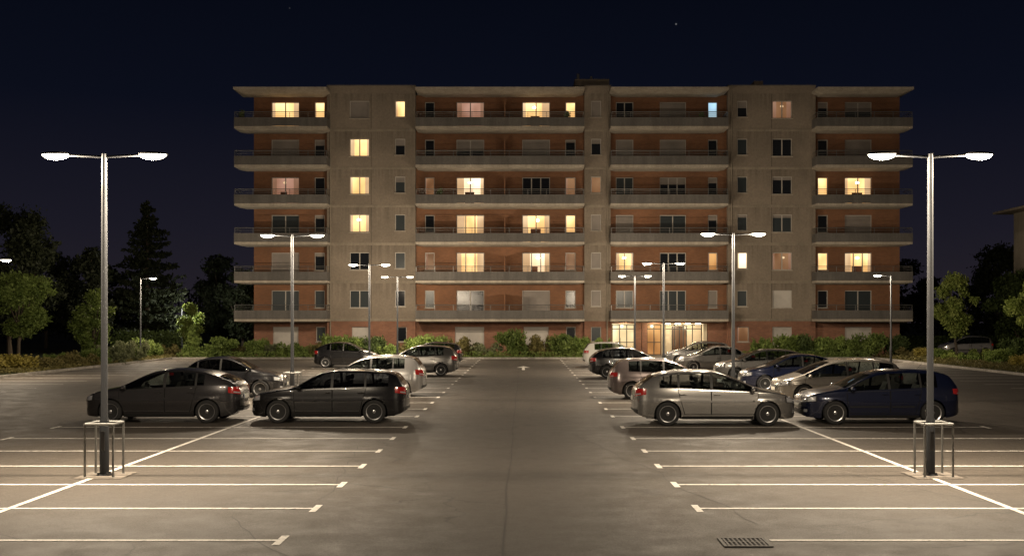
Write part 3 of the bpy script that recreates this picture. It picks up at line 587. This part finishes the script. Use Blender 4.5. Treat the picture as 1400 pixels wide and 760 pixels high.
MB().box(xb[0]+.03,EN[0]-.3,85.63,97.9,0,2.59).build('rear_wall',M['brick2'],bl); MB().box(EN[1]+.3,xb[-1]-.03,85.63,97.9,0,2.59).build('rear_wall',M['brick2'],bl)
can=[(320,447),(568,799),(835,996),(1117,1248)]
gx_=lambda p_:(p_-716)*BF/1500
for i,(p0,p1) in enumerate(can):
    a,b_=gx_(p0),gx_(p1); m_=MB()
    m_.box(a,b_,BF-.25,85.3,20.06,20.24); m_.add([(a,BF-.25,20.06),(b_,BF-.25,20.06),(b_,84.4,20.06),(a,84.4,20.06),(a+.6,BF+.4,19.88),(b_-.6,BF+.4,19.88),(b_-.6,84.4,19.88),(a+.6,84.4,19.88)],[(4,7,6,5),(0,1,5,4),(1,2,6,5),(3,0,4,7)])
    m_.build('canopy',M['slab'],ro)
    for k_ in range(1,7):
        z=FL[k_]; m_=MB()
        m_.box(a,b_,BF+.03,84.47,z-.17,z)
        m_.add([(a,BF+.03,z-.17),(b_,BF+.03,z-.17),(b_,84.4,z-.17),(a,84.4,z-.17),(a+.5,BF+.3,z-.26),(b_-.5,BF+.3,z-.26),(b_-.5,84.4,z-.26),(a+.5,84.4,z-.26)],[(4,7,6,5),(0,1,5,4),(1,2,6,5),(3,0,4,7)])
        bo=m_.build('balcony',M['slab'],bl)
        pm=MB(); zt=z+.66; pm.box(a,b_,BF-.03,BF+.07,z+.02,zt)
        pm.box(a,a+.1,BF+.07,84.4,z+.001,zt)
        pm.box(b_-.1,b_,BF+.07,84.4,z+.001,zt); pm.build('parapet',M['parapet'],bo)
        rm=MB()
        for zz,rr in ((z+1.06,.028),(z+.93,.012),(z+.80,.012)):
            rm.tube([(a+.05,84.4,zz),(a+.05,BF+.02,zz),(b_-.05,BF+.02,zz),(b_-.05,84.4,zz)],rr,6)
        n_=max(3,int((b_-a)/1.3))
        for j in range(n_+1): x=a+.05+(b_-a-.1)*j/n_; rm.box(x-.015,x+.015,BF+.0,BF+.04,zt,z+1.04)
        rm.build('railing',M['metal'],bo)
        if p1-p0>200: xm=gx_(690); MB().box(xm-.04,xm+.04,BF+.08,84.45,z+.002,z+1.9).build('divider',M['brick'],bo)
for px_ in (452,830,1000):
    MB().tube([(fc(px_),83.93,.1),(fc(px_),83.93,20.2)],.05,8).build('downpipe',M['band'],bl)
for (p0,p1,zt) in ((785,832,21.75),(1028,1040,21.6),(520,532,21.2),(1180,1190,21.1)):
    MB().box(fc(p0)*1.04,fc(p1)*1.04,86.5,89,20.3,zt).build('roof_housing',M['concrete'],ro)
MB().tube([(fc(790)*1.04,87,21.7),(fc(790)*1.04,87,22.25)],.12,8).build('roof_vent',M['metal'],ro); MB().tube([(fc(808)*1.04,87,21.7),(fc(808)*1.04,87,22.05)],.1,8).build('roof_vent',M['metal'],ro)
# entrance
yb=87.05
MB().quad((EN[0]-.2,yb,0),(EN[1]+.2,yb,0),(EN[1]+.2,yb,2.55),(EN[0]-.2,yb,2.55)).build('lobby_wall',M['lobbywall'],bl)
MB().box(EN[0]-.2,EN[1]+.2,84.52,yb,2.502,2.59).build('entrance_ceiling',M['ceil'],bl); MB().box(EN[0],EN[1],84.4,yb,.0,.06).build('entrance_floor',M['pave'],bl)
for (p0,p1,n_,solid) in ((838,868,3,True),(886,905,2,True),(911,961,4,False)):
    x0,x1=fb(p0),fb(p1); y=85.2; d=MB()
    for j in range(n_+1): x=x0+(x1-x0)*j/n_; d.box(x-.035,x+.035,y-.03,y+.03,.06,2.44)
    for z in (.1,2.08,2.41): d.box(x0+.036,x1-.036,y-.026,y+.026,z-.03,z+.03)
    if solid: d.box(x0+.036,x1-.036,y-.026,y+.026,1.02,1.08)
    d=d.build('entrance_door',M['framedark'],bl)
    if solid: MB().box(x0,x1,y+.05,y+.06,.08,2.49).build('pane',M['lobby'] if p0<860 else M['warm2'],d)
    MB().tube([(x0+(x1-x0)/n_+.07,y-.07,.8),(x0+(x1-x0)/n_+.07,y-.07,1.4)],.015,8).build('handle',M['chrome'],d)
for p0,p1 in ((868.5,877),(878,885),(905.5,910),(962,967)):
    MB().box(fb(p0),fb(p1),84.62,85.1,.06,2.5).build('entrance_pillar',M['brick2'] if p0<900 else M['lobbywall'],bl)
for i in range(4):
    x=fb(915+i*14); MB().box(x-.2,x+.2,85.3,85.6,2.45,2.50).build('ceiling_light',M['lens'],bl)
pl_=bpy.data.lights.new('entrance_light','POINT'); pl_.energy=62; pl_.color=(1,.86,.58); pl_.shadow_soft_size=.2
for px_ in (922,948): l=bpy.data.objects.new('entrance_light',pl_); C.objects.link(l); l.location=(fb(px_),85.9,2.2); l.parent=bl
pl2=bpy.data.lights.new('porch_light','POINT'); pl2.energy=45; pl2.color=(1,.86,.58); pl2.shadow_soft_size=.1
for px_ in (853,895,935): l=bpy.data.objects.new('porch_light',pl2); C.objects.link(l); l.location=(fb(px_),84.2,2.3); l.parent=bl
d=MB(); x0,x1=fb(925),fb(945)
for x in (x0,(x0+x1)/2,x1): d.box(x-.03,x+.03,86.95,87.02,.06,2.3)
d.box(x0,x1,86.96,87.01,2.24,2.3); d=d.build('inner_door',M['trim'],bl); MB().box(x0,x1,87.015,87.03,.06,2.25).build('pane',M['dim'],d)
# neighbour house at right edge
h=empty('neighbour_house',(0,0,0)); tag(h,'pale house with overhanging tiled roof cut off by the right picture edge','house')
MB().box(40.2,50,80,90,0,11.5).build('wall',M['render'],h); MB().box(38.9,50.5,79,91,11.5,11.68).build('eaves',M['band'],h)
MB().add([(38.9,79,11.68),(50.5,79,11.68),(50.5,91,11.68),(38.9,91,11.68),(44,83,12.9),(46,83,12.9),(46,87,12.9),(44,87,12.9)],[(0,1,5,4),(1,2,6,5),(2,3,7,6),(3,0,4,7),(4,5,6,7)]).build('roof',M['tile'],h)
for z in (2,5,8): o=MB().box(42,43.2,79.95,80.05,z,z+1.4).build('window',M['frame'],h); MB().box(42.08,43.12,79.93,79.948,z+.08,z+1.32).build('pane',M['darkglass'],o)
# ------------------------------------------------------------------ vegetation
def leaves(lobes,n,size,seed,flat=.0,shell=.55):
    r=np.random.RandomState(seed); vol=np.array([a[3]*a[4]*a[5] for a in lobes])**.75; vol/=vol.sum(); idx=r.choice(len(lobes),n,p=vol); Lb=np.array(lobes)[idx]
    d=r.normal(size=(n,3)); d/=np.linalg.norm(d,axis=1)[:,None]; rad=(shell+(1-shell)*r.rand(n))**1.0*(1+.12*r.randn(n))
    c=Lb[:,:3]+d*Lb[:,3:6]*rad[:,None]; c=c[c[:,2]>.02]; n=len(c)
    u=r.normal(size=(n,3)); u/=np.linalg.norm(u,axis=1)[:,None]; v=np.cross(u,r.normal(size=(n,3))); v/=np.linalg.norm(v,axis=1)[:,None]
    s=size*(.6+.8*r.rand(n))[:,None]; V=np.stack([c-u*s,c+v*s*.45,c+u*s,c-v*s*.45],1).reshape(-1,3)
    return V,np.arange(4*n).reshape(-1,4)
def leafobj(name,V,F,mt,parent=None):
    me=bpy.data.meshes.new(name); me.from_pydata(V.tolist(),[],F.tolist()); me.materials.append(mt); me.update()
    o=bpy.data.objects.new(name,me); C.objects.link(o); o.parent=parent; return o
def lobes_for(rad,h0,h1,n,seed):
    r=random.Random(seed); out=[]; hc=(h0+h1)/2; hh=(h1-h0)/2
    for i in range(n):
        t=r.uniform(-1,1); a=r.uniform(0,2*PI); rr=rad*math.sqrt(max(.05,1-t*t))*r.uniform(.35,.8); s=r.uniform(.18,.38)
        out.append((rr*math.cos(a),rr*math.sin(a),hc+t*hh*.8,rad*s,rad*s,hh*s*.7))
    return out
def tree(X,Y,h,rad,th,mt,seed,n,leaf,label,cat='tree',group=None,name='broadleaf_tree',nl=30):
    r=empty(name,(X,Y,0)); tag(r,label,cat,group); rn=random.Random(seed); lb=lobes_for(rad,th,h,nl,seed)
    tr=MB(); R0=.035*h*.5+.03; lean=rn.uniform(-.15,.15)
    tr.tube([(0,0,-.05),(lean*.3,0,th*.5),(lean,0,th),(lean,0,th+(h-th)*.55)],[R0,R0*.8,R0*.65,R0*.2],8)
    for l in lb[:9]: z0=th*.8+rn.random()*(h-th)*.3; tr.tube([(lean,0,z0),((l[0]+lean)/2,l[1]/2,(z0+l[2])/2+.1),(l[0],l[1],l[2])],[R0*.4,R0*.25,R0*.08],6)
    tr.build('trunk',M['bark'],r,True); leafobj('crown',*leaves(lb,n,leaf,seed,shell=.35),LF[mt],r); return r
def conifer(X,Y,h,rad,seed,label,mt='black'):
    r=empty('conifer_tree',(X,Y,0)); tag(r,label,'tree','dark trees at the edges'); rs=np.random.RandomState(seed)
    MB().tube([(0,0,0),(0,0,h*.6),(0,0,h)],[.25,.15,.02],8).build('trunk',M['bark'],r,True); cs=[]
    for b_ in range(300):
        t=rs.rand()**1.15; z=h*(.10+.88*t); a=rs.rand()*2*PI; Ln=rad*(1-t)**.72*rs.choice([rs.uniform(.4,.8),rs.uniform(.8,1.2)])+.15; m_=int(60*Ln/rad)+14
        s=rs.rand(m_)**.8; side=rs.randn(m_)*.13*Ln*(1.1-s); x=np.cos(a)*s*Ln-np.sin(a)*side; y=np.sin(a)*s*Ln+np.cos(a)*side; zz=z-.12*Ln*s+.14*Ln*s**3+rs.randn(m_)*.07
        cs.append(np.stack([x,y,zz],1))
    c=np.concatenate(cs); n=len(c); u=rs.normal(size=(n,3)); u/=np.linalg.norm(u,axis=1)[:,None]; v=np.cross(u,rs.normal(size=(n,3))); v/=np.linalg.norm(v,axis=1)[:,None]; s=.2
    V=np.stack([c-u*s,c+v*s*.5,c+u*s,c-v*s*.5],1).reshape(-1,3); leafobj('crown',V,np.arange(4*n).reshape(-1,4),LF[mt],r)
DG='dark trees at the edges'
tree(-37.0,79,11.6,3.6,1.5,'black',3,12000,.17,'big dark broadleaf tree rising at the left picture edge',group=DG)
tree(-33.2,84,8.4,2.6,1.0,'black',31,8000,.17,'dark tree stepping down right of the big left tree',group=DG)
tree(-30.4,66,5.9,2.4,1.7,'green',5,9500,.11,'small lit green tree with a bare trunk near the left edge, over the yellow shrubs')
tree(-27.4,70,5.0,1.5,.7,'green',7,6500,.10,'slender lit green tree close behind the nearest left lamp pole')
conifer(-32.6,95,13.2,4.2,2,'tall pointed dark conifer between the left lamps')
tree(-28.9,106,9.2,4.0,1.0,'black',8,9000,.2,'dark rounded tree just left of the block',group=DG)
tree(-25.6,100,8.2,3.0,1.0,'black',9,8000,.18,'lower dark tree half hidden behind the left end of the block',group=DG)
tree(-40.5,104,8.0,4.4,1.0,'black',10,8000,.22,'low dark tree between the big left tree and the conifer',group=DG)
tree(-47,108,10,4.6,1.5,'black',12,6000,.24,'farthest left dark tree behind the small lit tree',group=DG)
tree(-27.7,91.5,4.3,1.5,.6,'lime',13,5500,.10,'little bright green tree lit by the distant lamp left of the block')
tree(31.2,79,6.2,2.0,1.3,'lime',14,7500,.11,'lit green young tree right of the block')
tree(31.0,66,5.6,1.9,1.5,'lime',15,7500,.10,'lit green tree cut off by the right picture edge')
tree(38,110,9.0,4.2,1.0,'black',16,8000,.22,'dark tree behind the young tree on the right',group=DG)
tree(44.5,102,10.2,4.4,1.0,'black',17,9000,.2,'tallest dark tree on the right, left of the pale house',group=DG)
tree(38.2,84.5,7.2,2.7,1.0,'dark',21,9000,.15,'rounded dark green tree below the eaves of the pale house')
tree(33,118,8.3,4.0,1.0,'black',19,6500,.24,'dark tree showing just beside the right end of the block',group=DG)
r_=np.random.RandomState(4); lb=[]
for i in range(90):
    x=-110+220*i/89+r_.uniform(-2,2); h_=r_.uniform(5,8.5); lb.append((x,135+r_.uniform(-4,4),h_*.5,2.6,2.2,h_*.5))
tag(leafobj('distant_wood',*leaves(lb,30000,.34,5,shell=.3),LF['black']),'distant line of dark trees on the horizon','trees',kind='stuff')
def shrubmesh(kind,seed):
    r=random.Random(seed); lb=[]
    if kind=='round':
        for i in range(16): a=r.uniform(0,2*PI); q_=r.uniform(.1,.62); z=r.uniform(.2,.74); lb.append((q_*math.cos(a),q_*math.sin(a),z,r.uniform(.28,.42),r.uniform(.28,.42),r.uniform(.18,.28)))
        n,s=3000,.07
    elif kind=='cone':
        for i in range(18): z=r.uniform(.05,.9); q_=.65*(1-z)*r.random(); a=r.uniform(0,2*PI); w_=.55*(1-z)+.12; lb.append((q_*math.cos(a),q_*math.sin(a),z,w_,w_,.12))
        n,s=2600,.07
    else:
        for i in range(26): a=r.uniform(0,2*PI); q_=r.uniform(.1,.9); z=r.uniform(.1,.8)*(1-.3*q_); lb.append((q_*math.cos(a),q_*math.sin(a),z,r.uniform(.14,.28),r.uniform(.14,.28),r.uniform(.14,.28)))
        n,s=2600,.07
    return leaves(lb,n,s,seed,shell=.3)
SM={}
def shrub(px,wpx,ty,Y,kind,mt,label,group,zb_=0.0,hk=1.1):
    X=(px-716)*Y/1500; rw=wpx*Y/1500/2; h_=(CH-(ty-437)*Y/1500)*hk
    key=(kind,mt,int(px)%3)
    if key not in SM:
        V,F=shrubmesh(kind,int(px)%3*7+len(kind)); me=bpy.data.meshes.new('shrub'); me.from_pydata(V.tolist(),[],F.tolist()); me.materials.append(LF[mt]); SM[key]=me
    o=inst('shrub',SM[key],None,(X,Y,zb_),px*1.3,(rw,rw,max(.3,h_-zb_))); tag(o,label,'shrub',group)
words=['first','second','third','fourth','fifth','sixth','seventh','eighth','ninth','tenth','eleventh','twelfth','thirteenth','fourteenth','fifteenth','sixteenth','seventeenth','eighteenth','nineteenth','twentieth','twenty-first','twenty-second','twenty-third','twenty-fourth','twenty-fifth','twenty-sixth','twenty-seventh','twenty-eighth']
adj={'dark':'dark green','green':'green','lime':'bright green','yellow':'yellowish','olive':'brownish olive','grey':'grey green'}
kw={'round':'rounded','cone':'pointed','loose':'loose'}
front=[(263,36,450,'cone','green'),(303,48,462,'round','green'),(331,26,470,'loose','olive'),(350,34,465,'round','green'),(373,30,468,'round','grey'),(394,30,466,'loose','green'),(418,30,470,'loose','green'),(436,26,467,'loose','olive'),(458,46,460,'round','green'),(482,40,461,'round','green'),(507,42,461,'round','dark'),(530,30,469,'loose','green'),(550,26,467,'loose','olive'),(572,42,460,'round','green'),(600,40,461,'round','green'),(634,40,459,'loose','olive'),(664,42,467,'loose','grey'),(702,46,452,'round','green'),(733,36,456,'loose','olive'),(763,44,454,'round','green'),(793,40,458,'round','green'),(820,30,460,'loose','green')]
for i,(px,wp,ty,kd,mt) in enumerate(front): shrub(px,wp*1.18,ty,79.6 if i%2 else 80.1,kd,mt,f'{adj[mt]} {kw[kd]} shrub, {words[i]} from the left in the bed before the block','shrubs in the bed left of the entrance',.085,1.18)
fr2=[(1045,34,460,'loose','green'),(1078,48,455,'round','green'),(1098,34,458,'round','dark'),(1120,38,458,'round','green'),(1146,40,457,'loose','green'),(1165,30,461,'round','green'),(1188,50,457,'round','green')]
for i,(px,wp,ty,kd,mt) in enumerate(fr2): shrub(px,wp*1.22,ty,79.7,kd,mt,f'{adj[mt]} {kw[kd]} shrub, {words[i]} from the left in the bed right of the entrance','shrubs in the bed right of the entrance',.085,1.18)
left=[(22,70,480,59,'round','yellow'),(70,46,485,61,'round','olive'),(78,36,479,65,'loose','green'),(108,46,477,64.5,'loose','olive'),(132,40,475,67,'round','green'),(152,48,467,69,'loose','grey'),(176,42,461,72,'loose','grey'),(192,38,461,76,'round','green'),(214,34,465,79,'round','green'),(238,32,468,81,'loose','olive')]
for i,(px,wp,ty,Y,kd,mt) in enumerate(left): shrub(px,wp*1.18,ty,Y,kd,mt,f'{adj[mt]} {kw[kd]} shrub, {words[i]} from the left along the left kerb','shrubs along the left kerb')
right=[(1222,42,449,79.9,'round','dark'),(1246,40,470,78,'loose','olive'),(1262,38,473,76,'round','yellow'),(1284,36,474,75,'round','green'),(1306,36,478,73,'loose','lime'),(1330,34,477,70,'loose','green'),(1352,42,473,76,'loose','lime'),(1364,46,474,66,'round','green'),(1386,44,458,77,'round','dark'),(1396,44,479,61.5,'round','yellow')]
for i,(px,wp,ty,Y,kd,mt) in enumerate(right): shrub(px,wp*1.15,ty,Y,kd,mt,f'{adj[mt]} {kw[kd]} shrub, {words[i]} from the left beyond the right kerb','shrubs beyond the right kerb',0,1.0)
def hedge(x0,x1,y,h_,label,seed):
    lb=[(x,y,h_*z,.45,.5,h_*.25) for x in np.arange(x0+.3,x1,.35) for z in (.25,.5,.76)]
    o=leafobj('clipped_hedge',*leaves(lb,int((x1-x0)*1100),.1,seed,shell=.5),LF['dark']); tag(o,label,'hedge')
hedge(-31.5,-26.4,84,2.0,'tall clipped dark hedge left of the block behind the single lamp',3); hedge(27.6,40,91,1.5,'low dark hedge right of the block behind the distant pale car',4)
def cover(name,x0,x1,y0,y1,n,h_,seed,mt):
    r=np.random.RandomState(seed); c=np.stack([r.uniform(x0,x1,n),r.uniform(y0,y1,n),.09+h_*r.rand(n)**1.5],1); u=r.normal(size=(n,3))*(.6,.6,1); u/=np.linalg.norm(u,axis=1)[:,None]; v=np.cross(u,r.normal(size=(n,3))); v/=np.linalg.norm(v,axis=1)[:,None]; s=.07
    V=np.stack([c-u*s,c+v*s*.4,c+u*s,c-v*s*.4],1).reshape(-1,3); return leafobj(name,V,np.arange(4*n).reshape(-1,4),LF[mt])
tag(cover('ground_cover',-24.8,5.9,78.2,81,12000,.45,1,'green'),'low ground cover plants in the bed before the block','plants',kind='stuff')
tag(cover('ground_cover',14.6,25,78.2,81,5000,.45,2,'green'),'low ground cover plants right of the entrance','plants',kind='stuff')
tag(cover('ground_cover',-31,-25.2,56,84,14000,.2,3,'olive'),'low grassy plants beyond the left kerb','plants',kind='stuff')
tag(cover('ground_cover',25.2,32,56,81,14000,.25,6,'olive'),'low grassy plants beyond the right kerb','plants',kind='stuff')
def potted(x,y,z,label,h_=.9):
    r=empty('potted_plant',(x,y,z)); tag(r,label,'plant'); MB().lathe([(0,0),(.13,0),(.18,.3),(.15,.3),(0,.26)],14).build('pot',M['pot'],r,True)
    leafobj('foliage',*leaves([(0,0,.3+h_*.5,.22,.22,h_*.5),(.1,0,.3+h_*.7,.2,.2,.3)],260,.09,int(x*10)%99,shell=.2),LF['green'],r)
potted(gx_(327),83.1,FL[6]+.005,'potted plant at the left end of the top left balcony',1.1); potted(gx_(775),83.0,FL[6]+.005,'potted plant on the top balcony by the small lit window'); potted(gx_(960),83.0,FL[6]+.005,'potted plant on the top balcony near the blue lit window',.8); potted(gx_(600),83.0,FL[4]+.005,'potted plant on a middle balcony beside the bright white lit window')
